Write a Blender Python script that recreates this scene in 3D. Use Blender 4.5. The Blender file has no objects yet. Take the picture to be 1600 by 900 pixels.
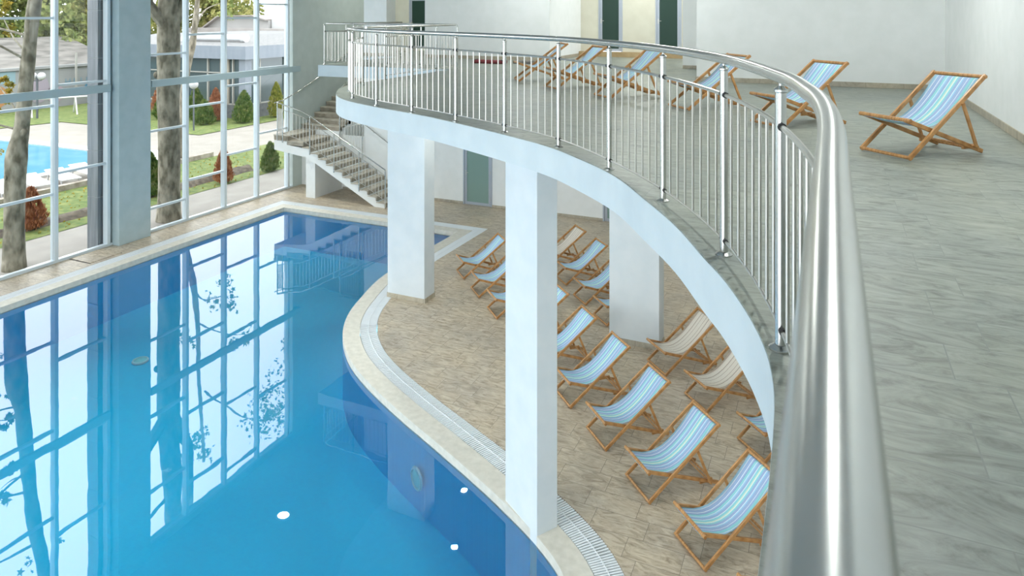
import bpy, bmesh, math, random
from mathutils import Vector, Matrix, noise
from math import pi, sin, cos, radians
random.seed(7)
sc = bpy.context.scene
# ---------------------------------------------------------------- camera, world, lights, exposure
HC = 6.2            # eye height above the pool floor
D = 4.75            # deck floor height
CEIL = 8.8
cd = bpy.data.cameras.new('camera'); cam = bpy.data.objects.new('camera', cd); sc.collection.objects.link(cam)
cam.location = (0, 0, HC); cam.rotation_euler = (radians(90), 0, math.atan2(.4103, .9119))
cd.sensor_width = 36; cd.lens = 36*1109/1600; cd.shift_y = -428/1600; cd.clip_start = .05; cd.clip_end = 300
cd.dof.use_dof = True; cd.dof.focus_distance = 7.0; cd.dof.aperture_fstop = 9
sc.camera = cam
sc.view_settings.view_transform = 'Standard'; sc.view_settings.look = 'None'
sc.view_settings.exposure = 0.0; sc.view_settings.gamma = 1; sc.view_settings.use_curve_mapping = False
sc.cycles.max_bounces = 10; sc.cycles.diffuse_bounces = 5; sc.cycles.transparent_max_bounces = 24; sc.cycles.glossy_bounces = 5
sc.cycles.sample_clamp_indirect = 8; sc.cycles.use_denoising = True
w = bpy.data.worlds.new('sky'); sc.world = w; w.use_nodes = True; nt = w.node_tree; nt.nodes.clear()
def wn(t): return nt.nodes.new(t)
out = wn('ShaderNodeOutputWorld'); bg = wn('ShaderNodeBackground'); tc = wn('ShaderNodeTexCoord')
nz = wn('ShaderNodeTexNoise'); nz.inputs['Scale'].default_value = 2.2; nz.inputs['Detail'].default_value = 5
rp = wn('ShaderNodeValToRGB'); rp.color_ramp.elements[0].position = .35; rp.color_ramp.elements[0].color = (.80, .88, .95, 1)
rp.color_ramp.elements[1].position = .6; rp.color_ramp.elements[1].color = (.96, .985, 1, 1)
nt.links.new(tc.outputs['Generated'], nz.inputs['Vector']); nt.links.new(nz.outputs['Fac'], rp.inputs['Fac'])
nt.links.new(rp.outputs['Color'], bg.inputs['Color']); bg.inputs['Strength'].default_value = 4.3
nt.links.new(bg.outputs[0], out.inputs[0])

col = sc.collection
def lamp_area(name, loc, size, watts, color=(.96, 1, .97)):
    l = bpy.data.lights.new(name, 'AREA'); l.shape = 'DISK'; l.size = size; l.energy = watts; l.color = color
    o = bpy.data.objects.new(name, l); o.location = loc; col.objects.link(o); return o

# ---------------------------------------------------------------- helpers
def mat(name, color, rough=.6, metal=0, **k):
    m = bpy.data.materials.new(name); m.use_nodes = True; b = m.node_tree.nodes['Principled BSDF']
    b.inputs['Base Color'].default_value = (*color, 1); b.inputs['Roughness'].default_value = rough; b.inputs['Metallic'].default_value = metal
    if 'spec' in k: b.inputs['Specular IOR Level'].default_value = k['spec']
    if 'emit' in k:
        b.inputs['Emission Color'].default_value = (*k['emit'], 1); b.inputs['Emission Strength'].default_value = k.get('es', 1)
    return m
def N(m, t, **k):
    n = m.node_tree.nodes.new(t)
    for a, v in k.items():
        if a in n.inputs: n.inputs[a].default_value = v
        else: setattr(n, a, v)
    return n
def L(m, a, b): m.node_tree.links.new(a, b)
def bsdf(m): return m.node_tree.nodes['Principled BSDF']
def ramp(m, stops, interp='LINEAR'):
    r = N(m, 'ShaderNodeValToRGB'); cr = r.color_ramp; cr.interpolation = interp
    while len(cr.elements) < len(stops): cr.elements.new(.5)
    for e, (p, c) in zip(cr.elements, stops): e.position = p; e.color = (*c, 1)
    return r
def bump(m, src, strength, dist=.02):
    b = N(m, 'ShaderNodeBump'); b.inputs['Strength'].default_value = strength; b.inputs['Distance'].default_value = dist
    L(m, src, b.inputs['Height']); L(m, b.outputs[0], bsdf(m).inputs['Normal'])
def noisy(name, c1, c2, scale, rough=.7, detail=6, stretch=(1, 1, 1), bmp=0, lo=.35, hi=.65, coord='Position'):
    m = mat(name, c1, rough)
    if coord == 'Position': g = N(m, 'ShaderNodeNewGeometry').outputs['Position']
    else: g = N(m, 'ShaderNodeTexCoord').outputs['Object']
    mp = N(m, 'ShaderNodeMapping'); mp.inputs['Scale'].default_value = stretch; L(m, g, mp.inputs[0])
    n = N(m, 'ShaderNodeTexNoise', Scale=scale, Detail=detail); L(m, mp.outputs[0], n.inputs['Vector'])
    r = ramp(m, [(lo, c1), (hi, c2)]); L(m, n.outputs['Fac'], r.inputs[0]); L(m, r.outputs[0], bsdf(m).inputs['Base Color'])
    if bmp: bump(m, n.outputs['Fac'], bmp)
    return m
def tile_mat(name, c_dark, c_mid, c_light, grout, rough):
    m = mat(name, c_mid, rough); g = N(m, 'ShaderNodeNewGeometry')
    br = N(m, 'ShaderNodeTexBrick', offset=.26, offset_frequency=2, squash=1)
    br.inputs['Scale'].default_value = 1; br.inputs['Brick Width'].default_value = .66; br.inputs['Row Height'].default_value = .33
    br.inputs['Mortar Size'].default_value = .003; br.inputs['Mortar Smooth'].default_value = .3
    br.inputs['Color1'].default_value = (0, 0, 0, 1); br.inputs['Color2'].default_value = (1, 1, 1, 1); br.inputs['Mortar'].default_value = (.5, .5, .5, 1)
    mp0 = N(m, 'ShaderNodeMapping'); mp0.inputs['Location'].default_value = (.04, .01, 0); L(m, g.outputs['Position'], mp0.inputs[0]); L(m, mp0.outputs[0], br.inputs['Vector'])
    # per-tile shift of the veins
    sh = N(m, 'ShaderNodeVectorMath', operation='SCALE'); sh.inputs['Scale'].default_value = 7; L(m, br.outputs['Color'], sh.inputs[0])
    ad = N(m, 'ShaderNodeVectorMath', operation='ADD'); L(m, g.outputs['Position'], ad.inputs[0]); L(m, sh.outputs[0], ad.inputs[1])
    mp = N(m, 'ShaderNodeMapping'); mp.inputs['Scale'].default_value = (1.3, 3.6, 1); mp.inputs['Rotation'].default_value = (0, 0, .12); L(m, ad.outputs[0], mp.inputs[0])
    n = N(m, 'ShaderNodeTexNoise', Scale=2.2, Detail=10, Roughness=.7, Distortion=1.8); L(m, mp.outputs[0], n.inputs['Vector'])
    r = ramp(m, [(.3, c_dark), (.48, c_mid), (.68, c_light)]); L(m, n.outputs['Fac'], r.inputs[0])
    n2 = N(m, 'ShaderNodeTexNoise', Scale=1.1, Detail=3); L(m, g.outputs['Position'], n2.inputs['Vector'])
    r2 = ramp(m, [(.35, (.9, .9, .92)), (.65, (1.06, 1.03, .98))]); L(m, n2.outputs['Fac'], r2.inputs[0])
    mx = N(m, 'ShaderNodeMix', data_type='RGBA', blend_type='MULTIPLY'); mx.inputs[0].default_value = 1
    L(m, r.outputs[0], mx.inputs[6]); L(m, r2.outputs[0], mx.inputs[7])
    m2 = N(m, 'ShaderNodeMix', data_type='RGBA'); L(m, br.outputs['Fac'], m2.inputs[0]); L(m, mx.outputs[2], m2.inputs[6]); m2.inputs[7].default_value = (*grout, 1)
    L(m, m2.outputs[2], bsdf(m).inputs['Base Color'])
    bump(m, n.outputs['Fac'], .12, .01)
    return m

class MB:
    def __init__(s): s.v = []; s.f = []
    def add(s, vs, fs):
        b = len(s.v); s.v += [tuple(v) for v in vs]; s.f += [tuple(i+b for i in f) for f in fs]; return s
    def box(s, x0, x1, y0, y1, z0, z1):
        return s.add([(x0,y0,z0),(x1,y0,z0),(x1,y1,z0),(x0,y1,z0),(x0,y0,z1),(x1,y0,z1),(x1,y1,z1),(x0,y1,z1)],
                     [(0,3,2,1),(4,5,6,7),(0,1,5,4),(1,2,6,5),(2,3,7,6),(3,0,4,7)])
    def bar(s, a, b, w, h, up=(0, 0, 1)):      # box beam from a to b, w across, h along up
        a = Vector(a); b = Vector(b); d = (b-a).normalized(); up = Vector(up)
        if abs(d.dot(up)) > .99: up = Vector((1, 0, 0))
        x = d.cross(up).normalized(); y = x.cross(d).normalized()
        vs = []
        for p in (a, b):
            for i, j in ((-1,-1),(1,-1),(1,1),(-1,1)): vs.append(p + x*i*w/2 + y*j*h/2)
        return s.add(vs, [(0,1,2,3),(7,6,5,4),(0,4,5,1),(1,5,6,2),(2,6,7,3),(3,7,4,0)])
    def tube(s, pts, r, n=10, cap=True):
        pts = [Vector(p) for p in pts]; m = len(pts); rs = r if isinstance(r, (list, tuple)) else [r]*m
        vs = []; fs = []; prev = None
        for i, p in enumerate(pts):
            t = (pts[min(i+1, m-1)] - pts[max(i-1, 0)]).normalized()
            if prev is None:
                u = t.cross(Vector((0, 0, 1)))
                if u.length < .05: u = t.cross(Vector((1, 0, 0)))
            else: u = prev - t*prev.dot(t)
            u.normalize(); prev = u; w_ = t.cross(u)
            for k in range(n):
                a = 2*pi*k/n; vs.append(p + (u*cos(a) + w_*sin(a))*rs[i])
        for i in range(m-1):
            for k in range(n):
                k2 = (k+1) % n; fs.append((i*n+k, (i+1)*n+k, (i+1)*n+k2, i*n+k2))
        if cap: fs.append(tuple(range(n))); fs.append(tuple(reversed(range((m-1)*n, m*n))))
        return s.add(vs, fs)
    def lathe(s, prof, c=(0, 0, 0), n=20):
        vs = []; fs = []
        for r, z in prof:
            for k in range(n): vs.append((c[0]+r*cos(2*pi*k/n), c[1]+r*sin(2*pi*k/n), c[2]+z))
        for i in range(len(prof)-1):
            for k in range(n):
                k2 = (k+1) % n; fs.append((i*n+k, i*n+k2, (i+1)*n+k2, (i+1)*n+k))
        return s.add(vs, fs)
    def prism(s, poly, z0, z1):
        n = len(poly); vs = [(x, y, z0) for x, y in poly] + [(x, y, z1) for x, y in poly]
        fs = [tuple(range(n-1, -1, -1)), tuple(range(n, 2*n))] + [(i, (i+1) % n, n+(i+1) % n, n+i) for i in range(n)]
        return s.add(vs, fs)
    def obj(s, name, m, parent=None, smooth=False, bevel=0, fix=True, recalc=True):
        me = bpy.data.meshes.new(name); me.from_pydata([tuple(v) for v in s.v], [], s.f)
        if recalc:
            bm = bmesh.new(); bm.from_mesh(me); bmesh.ops.recalc_face_normals(bm, faces=bm.faces); bm.to_mesh(me); bm.free()
        if smooth: me.polygons.foreach_set('use_smooth', [True]*len(me.polygons))
        me.materials.append(m); o = bpy.data.objects.new(name, me); col.objects.link(o)
        if parent: o.parent = parent
        if bevel:
            b = o.modifiers.new('bevel', 'BEVEL'); b.width = bevel; b.segments = 2; b.limit_method = 'ANGLE'
        if smooth:
            try: me.set_sharp_from_angle(angle=radians(40))
            except Exception: pass
        return o
def tag(o, label=None, cat=None, group=None, kind=None):
    if label: o['label'] = label
    if cat: o['category'] = cat
    if group: o['group'] = group
    if kind: o['kind'] = kind
    return o
def struct(o, label, cat): return tag(o, label, cat, None, 'structure')
def empty(name, loc=(0, 0, 0), rz=0):
    o = bpy.data.objects.new(name, None); o.location = loc; o.rotation_euler = (0, 0, rz); o.empty_display_size = .1; col.objects.link(o); return o
def copy_tree(o, parent=None):
    c = o.copy(); col.objects.link(c); c.parent = parent
    for ch in list(kids(o)): copy_tree(ch, c)
    return c
def kids(o): return [x for x in o.children]
def share(o, name_parent, loc=None):           # linked copy of a single part under another parent
    c = o.copy(); col.objects.link(c); c.parent = name_parent
    if loc is not None: c.location = loc
    return c
def catmull(pts, n=8):
    P_ = [pts[0]] + list(pts) + [pts[-1]]; o = []
    for i in range(1, len(P_)-2):
        p0, p1, p2, p3 = [Vector(p) for p in P_[i-1:i+3]]
        for k in range(n):
            t = k/n; o.append(.5*((2*p1)+(p2-p0)*t+(2*p0-5*p1+4*p2-p3)*t*t+(3*p1-p0-3*p2+p3)*t**3))
    o.append(Vector(P_[-2])); return o
def offset(poly, d):                            # closed polygon, d>0 = outwards for counter-clockwise order
    n = len(poly); o = []
    for i in range(n):
        a, b, c = Vector(poly[i-1]), Vector(poly[i]), Vector(poly[(i+1) % n])
        n1 = (b-a).normalized(); n2 = (c-b).normalized(); n1 = Vector((n1.y, -n1.x)); n2 = Vector((n2.y, -n2.x))
        m_ = n1+n2; m_ = m_/max(.3, m_.length); k = d/max(.5, m_.dot(n1)); o.append(b+m_*k)
    return o
def flat(name, outer, holes, z, m, thick=0):
    bm = bmesh.new(); es = []
    for loop in [outer]+holes:
        vs = [bm.verts.new((p[0], p[1], z)) for p in loop]
        es += [bm.edges.new((vs[i], vs[(i+1) % len(vs)])) for i in range(len(vs))]
    bmesh.ops.triangle_fill(bm, use_beauty=True, use_dissolve=False, edges=es)
    if thick:
        r = bmesh.ops.extrude_face_region(bm, geom=bm.faces[:])
        for v in [g for g in r['geom'] if isinstance(g, bmesh.types.BMVert)]: v.co.z -= thick
    bmesh.ops.recalc_face_normals(bm, faces=bm.faces)
    if not thick:
        for f in bm.faces:
            if f.normal.z < 0: f.normal_flip()
    me = bpy.data.meshes.new(name); bm.to_mesh(me); bm.free(); me.materials.append(m)
    o = bpy.data.objects.new(name, me); col.objects.link(o); return o

# ---------------------------------------------------------------- materials
WALL = noisy('white_plaster', (.78, .80, .78), (.82, .835, .82), 3, .75, bmp=.02)
BEIGE = noisy('beige_plaster', (.62, .60, .49), (.66, .64, .53), 3, .8)
COLM = noisy('painted_concrete', (.64, .69, .71), (.69, .73, .745), 3, .7, bmp=.03)
FASC = noisy('fascia_paint', (.57, .64, .665), (.62, .685, .705), 2.5, .7, bmp=.03)
CEILM = mat('ceiling_paint', (.5, .5, .5), .9)
LOW = tile_mat('lower_floor_tile', (.25, .195, .13), (.49, .41, .305), (.66, .585, .46), (.17, .14, .105), .45)
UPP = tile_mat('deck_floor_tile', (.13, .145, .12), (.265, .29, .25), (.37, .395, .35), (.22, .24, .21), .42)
BASE = tile_mat('skirting_tile', (.30, .27, .2), (.42, .38, .30), (.52, .48, .39), (.2, .18, .14), .5)
COPE = noisy('coping_stone', (.60, .565, .48), (.72, .68, .59), 9, .6, bmp=.05, lo=.3, hi=.7)
GRATE = mat('grate_plastic', (.80, .83, .84), .5)
DARK = mat('dark_recess', (.06, .065, .07), .8)
STEEL = mat('brushed_steel', (.58, .57, .53), .28, 1)
STEEL2 = noisy('polished_steel', (.56, .565, .54), (.58, .59, .57), 30, .25, bmp=0); bsdf(STEEL2).inputs['Metallic'].default_value = 1
BLACK = mat('black_rubber', (.02, .02, .02), .6)
BEAMM = mat('beam_paint', (.40, .50, .52), .45)
FRAME = mat('window_aluminium', (.66, .74, .78), .4, .1)
GREYF = mat('door_aluminium', (.42, .46, .52), .4, .3)
CLAD = noisy('grey_cladding', (.13, .15, .17), (.2, .22, .24), 2, .35, stretch=(6, 6, .4))
STAIRM = noisy('stair_tile', (.27, .235, .18), (.44, .39, .31), 5, .5, stretch=(1, 4, 1))
NOSE = noisy('stair_tread_tile', (.42, .37, .29), (.58, .53, .44), 5, .5)
POOL = mat('pool_lining', (0.0, .31, .62), .6)
g_ = N(POOL, 'ShaderNodeNewGeometry'); bt = N(POOL, 'ShaderNodeTexBrick', offset=0.0); bt.inputs['Scale'].default_value = 1
bt.inputs['Brick Width'].default_value = .05; bt.inputs['Row Height'].default_value = .05; bt.inputs['Mortar Size'].default_value = .0015
bt.inputs['Color1'].default_value = (0.0, .60, .93, 1); bt.inputs['Color2'].default_value = (0.0, .63, .95, 1); bt.inputs['Mortar'].default_value = (.01, .65, .96, 1)
L(POOL, g_.outputs['Position'], bt.inputs['Vector']); L(POOL, bt.outputs['Color'], bsdf(POOL).inputs['Base Color'])
GLASSDOOR = mat('frosted_green_glass', (.22, .33, .29), .25)
DARKGLASS = mat('dark_green_glass', (.02, .05, .036), .35, spec=.3)

def glass_mat(name, ior=1.45, tint=(1, 1, 1), rough=0):
    m = bpy.data.materials.new(name); m.use_nodes = True; t = m.node_tree; t.nodes.clear()
    o = N(m, 'ShaderNodeOutputMaterial'); mx = N(m, 'ShaderNodeMixShader'); tr = N(m, 'ShaderNodeBsdfTransparent'); gl = N(m, 'ShaderNodeBsdfGlossy')
    tr.inputs['Color'].default_value = (*tint, 1); gl.inputs['Roughness'].default_value = rough
    fr = N(m, 'ShaderNodeFresnel'); fr.inputs['IOR'].default_value = ior
    L(m, fr.outputs[0], mx.inputs[0]); L(m, tr.outputs[0], mx.inputs[1]); L(m, gl.outputs[0], mx.inputs[2]); L(m, mx.outputs[0], o.inputs[0])
    return m, fr, gl
GLASS, _, _ = glass_mat('window_glass', 1.2, (.99, 1, 1))
WATER, wfr, wgl = glass_mat('pool_water', 2.15, (1, 1, 1), .0)
wg = N(WATER, 'ShaderNodeNewGeometry'); wns = N(WATER, 'ShaderNodeTexNoise', Scale=1.1, Detail=2); L(WATER, wg.outputs['Position'], wns.inputs['Vector'])
wb = N(WATER, 'ShaderNodeBump'); wb.inputs['Strength'].default_value = .03; wb.inputs['Distance'].default_value = .05
L(WATER, wns.outputs['Fac'], wb.inputs['Height']); L(WATER, wb.outputs[0], wgl.inputs['Normal']); L(WATER, wb.outputs[0], wfr.inputs['Normal'])

# ---------------------------------------------------------------- pool outline (counter-clockwise seen from above)
curve = catmull([(-9.72, 15.6), (-9.72, 14.6), (-9.62, 13.7), (-9.33, 12.63), (-9.11, 12.01), (-8.83, 11.48), (-8.49, 11.02), (-7.91, 10.45), (-7.19, 9.95),
                 (-6.21, 9.41), (-5.24, 8.93), (-4.39, 8.5), (-3.82, 8.19), (-3.17, 7.79), (-2.67, 7.35), (-2.2, 6.6), (-1.95, 5.6), (-1.9, 4.4)], 5)
curve = [(p[0], p[1]) for p in curve]
pool = [(-16, -4), (-1.9, -4)] + list(reversed(curve)) + [(-9.70, 17.75), (-16, 17.75)]
X0, X1, Y0, Y1 = -17.6, 1.97, -6.0, 20.5

o = flat('floor', [(X0-.2, Y0-.2), (X1+.2, Y0-.2), (X1+.2, Y1+6.2), (X0-.2, Y1+6.2)], [offset(pool, .66)], 0, LOW, .12)
struct(o, 'beige stone-look tiled floor around the indoor pool', 'floor')
o = flat('pool_coping', offset(pool, .32), [pool], .004, COPE, .15); struct(o, 'pale stone coping running round the edge of the indoor pool', 'pool edge')
# overflow gutter with white ribs
gi, go_ = offset(pool, .33), offset(pool, .65)
g = empty('overflow_gutter'); tag(g, 'white ribbed overflow grating running round the indoor pool behind the coping', 'grating')
b = MB(); n = len(pool)
for i in range(n):
    j = (i+1) % n; b.add([(*gi[i], -.05), (*gi[j], -.05), (*go_[j], -.05), (*go_[i], -.05)], [(0, 1, 2, 3)])
b.obj('channel', DARK, g)
ribs = MB(); 
def resample(a, bb, step):
    A = []; 
    for i in range(n):
        j = (i+1) % n; p, q, r, s_ = Vector(a[i]), Vector(a[j]), Vector(bb[i]), Vector(bb[j]); ln = ((q-p).length+(s_-r).length)/2
        k = max(1, int(ln/step)); A += [(p.lerp(q, t/k), r.lerp(s_, t/k)) for t in range(k)]
    return A
for p, q in resample(gi, go_, .034):
    if p.y > 2 : ribs.bar((*p, -.008), (*q, -.008), .02, .018)
ribs.obj('grate_rib', GRATE, g)
sp = MB()
for t0 in (.5,):
    pts = [(*Vector(gi[i]).lerp(Vector(go_[i]), t0), -.004) for i in range(n)]
    for i in range(n): sp.bar(pts[i], pts[(i+1) % n], .009, .02)
sp.obj('spine', GRATE, g)
# basin
b = MB(); zb = -1.25
for i in range(n):
    j = (i+1) % n; b.add([(*pool[i], -.14), (*pool[j], -.14), (*pool[j], zb), (*pool[i], zb)], [(0, 1, 2, 3)])
wallm = b.obj('pool_basin', POOL); struct(wallm, 'blue lined basin walls and bottom of the indoor pool', 'pool')
fl = flat('basin_bottom', pool, [], zb, POOL); fl.parent = wallm
o = flat('pool_water', offset(pool, .004), [], -.12, WATER); tag(o, 'clear still blue water filling the indoor pool', 'water', None, 'structure')
# underwater lights / inlets
def underwater(loc, axis, label, W_=6):
    t = empty('underwater_light', loc); tag(t, label, 'pool light')
    q = Vector(axis).to_track_quat('Z', 'Y').to_euler(); t.rotation_euler = q
    MB().lathe([(.0, .0), (.15, .0), (.17, .02), (.16, .045), (.135, .05), (.13, .03)], n=24).obj('rim', mat('lamp_rim', (.55, .8, .8), .3), t, True)
    MB().lathe([(.13, .03), (.09, .05), (.04, .058), (0.0001, .06)], n=24).obj('lens', mat('lamp_lens', (.3, .75, .72), .2), t, True)
underwater((-5.62, 9.08, -.72), (-.5, -.86, 0), 'pale green round underwater lamp in the curved pool wall near the white pillar')
underwater((-13.5, 10.6, zb), (0, 0, 1), 'pale round underwater fitting on the pool bottom beneath the window reflections', 4)


# ---------------------------------------------------------------- deck
edge = catmull([(-.17, 1.5), (-.18, 2.53), (-.22, 3.06), (-.33, 3.5), (-.52, 3.99), (-.7, 4.35), (-.98, 4.92), (-1.33, 5.5), (-1.78, 6.2), (-2.35, 6.82), (-2.85, 7.28), (-3.45, 7.68), (-4.2, 8.13),
                (-5.05, 8.61), (-5.66, 8.9), (-6.47, 9.25), (-7.12, 9.57), (-7.68, 9.93), (-8.12, 10.35), (-8.5, 10.85), (-8.85, 11.45), (-9.02, 12.1), (-9.08, 13)], 5)
edge = [(p[0], p[1]) for p in edge]
deckpoly = [(X1+.1, -6), (X1+.1, 26.6), (-14.9, 26.6), (-14.9, 20.4), (-13.42, 20.4), (-13.42, 16.28), (-9.08, 16.28)] + list(reversed(edge)) + [(-.15, -6)]
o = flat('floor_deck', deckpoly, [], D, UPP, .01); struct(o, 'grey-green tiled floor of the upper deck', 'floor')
slab = flat('slab_edge', offset(deckpoly, .002), [], D-.009, FASC, .32); slab.name = 'ceiling_lower'; struct(slab, 'white slab of the curved upper deck with pale blue-white fascia', 'slab')

hs_ = MB().box(-17.55, -16.80, 11.79, 12.62, .0, .018).obj('floor_hatch', LOW, bevel=.003); struct(hs_, 'slightly raised tiled floor hatch beside the window next to the broad pillar', 'hatch')
b = MB(); b.box(-17.57, -16.78, 12.62, 12.645, .0, .006); b.box(-17.57, -16.78, 11.765, 11.79, .0, .006); b.obj('joint', DARK, hs_)
# ---------------------------------------------------------------- pillars
def pillar(poly, z0, z1, m, label, base=True, name='pillar'):
    o = MB().prism(poly, z0, z1).obj(name, m, bevel=.008); struct(o, label, 'pillar')
    if base:
        c = Vector((sum(p[0] for p in poly)/4, sum(p[1] for p in poly)/4)); bp = [tuple(Vector(p)+(Vector(p)-c).normalized()*.014) for p in poly]
        MB().prism(bp, 0.001, .10).obj('baseboard', BASE, o)
    return o
ztop = D-.33
pillar([(-8.88, 13.08), (-7.94, 13.08), (-7.94, 13.5), (-8.88, 13.5)], 0, ztop, COLM, 'square white pillar at the pool edge carrying the tip of the curved deck')
pillar([(-3.79, 8.215), (-3.185, 7.80), (-3.02, 8.05), (-3.63, 8.465)], zb, ztop, COLM, 'nearest white pillar, standing in the pool coping under the deck edge', False)
pillar([(-3.84, 13.03), (-2.89, 13.03), (-2.89, 13.43), (-3.84, 13.43)], 0, ztop, COLM, 'wide white pillar standing among the lower deckchairs')
o = MB().box(X0-.15, X0+.25, 12.98, 13.95, 0, CEIL).obj('pillar', noisy('shaded_pillar_paint', (.40, .50, .52), (.44, .54, .56), 3, .7), bevel=.008); struct(o, 'broad full-height white pillar between the two window bays', 'pillar')  # shade on its room side is put into this darker colour

# ---------------------------------------------------------------- walls
def wall(name, label, m, *boxes, base=None):
    b = MB()
    for x in boxes: b.box(*x)
    o = b.obj(name, m); struct(o, label, 'wall'); return o
wall('wall_left', 'wall toned grey-green for shade, beside the stair beyond the last window', noisy('shaded_wall_plaster', (.46, .52, .49), (.50, .56, .53), 3, .75), (X0-.3, X0, 19.97, 26.8, 0, CEIL), (X0-.3, X0, -6.2, 20, 8.62, CEIL))  # backlit shade painted in as a darker grey-green wall colour
lb = wall('wall_back', 'white end wall beside the stair and above the pool', WALL,
     (X0, -15.84, 20.45, 20.95, 0, 1.75), (-15.9, -14.9, 20.5, 20.62, 0, 1.9),
     (-14.9, -13.96, 20.5, 21.05, 0, CEIL), (-13.96, -12.42, 20.5, 21.05, 0, D-.33),
     (-12.42, -10.97, 20.5, 21.05, 0, D-.33), (-10.97, -9.92, 20.5, 21.05, 2.1, D-.33), (-9.92, -6.24, 20.5, 21.05, 0, D-.33), (-6.24, -5.2, 20.5, 21.05, 2.1, D-.33), (-5.2, X1, 20.5, 21.05, 0, D-.33),
     (-12.42, -7.95, 20.5, 21.05, D+.001, CEIL))
wall('wall_upper', 'large white wall behind the upper deckchairs', WALL, (-2.66, X1+.3, 15.65, 15.95, D+.001, CEIL), (-2.66, -2.4, 15.95, 19.1, D+.001, CEIL))
wall('wall_right', 'white side wall along the upper deck on the right', WALL, (X1, X1+.3, -6.2, 15.65, D+.001, CEIL), (X1, X1+.3, -6.2, 21, 0, D-.34))
wall('wall_recess', 'beige wall with two green glass doors at the back of the deck', BEIGE, (-7.95, -7.31, 23.5, 23.7, D+.001, CEIL), (-6.46, -5.34, 23.5, 23.7, D+.001, CEIL), (-4.48, -1.5, 23.5, 23.7, D+.001, CEIL),
     (-7.31, -6.46, 23.5, 23.7, D+2.35, CEIL), (-5.34, -4.48, 23.5, 23.7, D+2.35, CEIL))
wall('wall_recess_side', 'pale side wall of the recess leading to the green doors', WALL, (-8.15, -7.95, 21.05, 23.7, D+.001, CEIL))
wall('wall_pier', 'narrow white wall pier in front of the recess', WALL, (-3.61, -2.4, 19.1, 19.5, D+.001, CEIL))
wall('wall_hall', 'beige wall of the stair hall behind the opening', BEIGE, (-17.6, -12.0, 25.8, 26.0, D-.3, CEIL), (-12.2, -12.0, 21.05, 25.8, D+.001, CEIL))
wall('wall_stair', 'grey-beige plaster wall under the upper stair flight', WALL, (-15.90, -15.80, 20.62, 25.8, 0, 2.15), (-16.0, -11.8, 25.0, 25.2, 0, D-.34), (-14.95, -14.8, 21.05, 25, 0, D-.34))
# landing pier
wall('wall_landing', 'white wall under the stair landing', WALL, (-16.23, -15.84, 19.06, 20.45, 0, 1.55))
c = flat('ceiling', [(X0-.3, -6.2), (X1+.3, -6.2), (X1+.3, 27), (X0-.3, 27)], [], CEIL+.15, CEILM, .15); struct(c, 'white ceiling of the pool hall', 'ceiling')
# skirtings
def skirt(name, label, m, *boxes):
    b = MB()
    for x in boxes: b.box(*x)
    o = b.obj(name, m); struct(o, label, 'skirting')
skirt('baseboard_upper', 'stone skirting along the white wall behind the deckchairs', BASE, (-2.68, X1, 15.635, 15.65, D+.002, D+.10), (-2.675, -2.66, 15.65, 19, D+.002, D+.10))
skirt('baseboard_right', 'stone skirting along the right wall of the deck', BASE, (X1-.015, X1, -6, 15.635, D+.002, D+.10))
skirt('baseboard_back', 'stone skirting along the back wall at pool level', BASE, (-15.8, -10.97, 20.485, 20.5, .002, .08), (-9.92, -6.24, 20.485, 20.5, .002, .08), (-5.2, X1, 20.485, 20.5, .002, .08))
skirt('baseboard_deck', 'stone skirting of the end wall on the deck', BASE, (-12.42, -7.95, 20.485, 20.5, D+.002, D+.10), (-14.9, -13.96, 20.485, 20.5, D+.002, D+.1), (-7.95, -7.935, 20.5, 23.3, D+.002, D+.1))
skirt('baseboard_pier', 'small stone skirting under the white pier', BASE, (-3.61, -2.7, 19.085, 19.1, D+.002, D+.09))
st = noisy('ochre_tile', (.36, .25, .12), (.46, .34, .18), 4, .5)
skirt('trim_1', 'ochre step below the two green doors', st, (-7.93, -2.4, 23.25, 23.5, D+.002, D+.17))

# ---------------------------------------------------------------- doors
def door(name, label, x0, x1, y, z0, h, gm, handle_left=True, group=None):
    t = empty(name, ((x0+x1)/2, y, z0)); tag(t, label, 'door', group, 'structure'); hw = (x1-x0)/2
    b = MB(); b.box(-hw, -hw+.05, -.02, .1, 0, h); b.box(hw-.05, hw, -.02, .1, 0, h); b.box(-hw, hw, -.02, .1, h-.05, h); b.obj('door_frame', GREYF, t, bevel=.004)
    b = MB(); a = hw-.055; b.box(-a, -a+.08, 0, .05, .01, h-.055); b.box(a-.08, a, 0, .05, .01, h-.055); b.box(-a+.08, a-.08, 0, .05, .01, .10); b.box(-a+.08, a-.08, 0, .05, h-.14, h-.055)
    leaf = b.obj('door_leaf', GREYF, t, bevel=.003)
    MB().box(-a+.075, a-.075, .015, .035, .09, h-.13).obj('glass_pane', gm, leaf)
    s = -1 if handle_left else 1; hx = s*(a-.04)
    MB().tube([(hx, 0, 1.05), (hx, -.05, 1.05), (hx-s*.11, -.05, 1.05)], .009, 8).obj('door_handle', STEEL, leaf, True)
    MB().box(hx-.02, hx+.02, -.008, 0, .96, 1.12).obj('lock_plate', STEEL, leaf)
    for zz in (.2, h-.4, h*.5):
        MB().tube([(-s*(hw-.05), -.03, zz), (-s*(hw-.05), -.03, zz+.1)], .012, 8).obj('hinge', STEEL, t, True)
    return t
door('door_1', 'grey framed frosted glass door at pool level behind the pillar', -10.97, -9.92, 20.5, 0, 2.1, GLASSDOOR)
door('door_2', 'grey framed door at pool level, mostly hidden behind the wide pillar', -6.24, -5.2, 20.5, 0, 2.1, GLASSDOOR)
door('door_3', 'left of the two dark green glass doors on the upper deck', -7.31, -6.46, 23.5, D+.17, 2.18, DARKGLASS)
door('door_4', 'right of the two dark green glass doors on the upper deck', -5.34, -4.48, 23.5, D+.17, 2.18, DARKGLASS)
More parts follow.
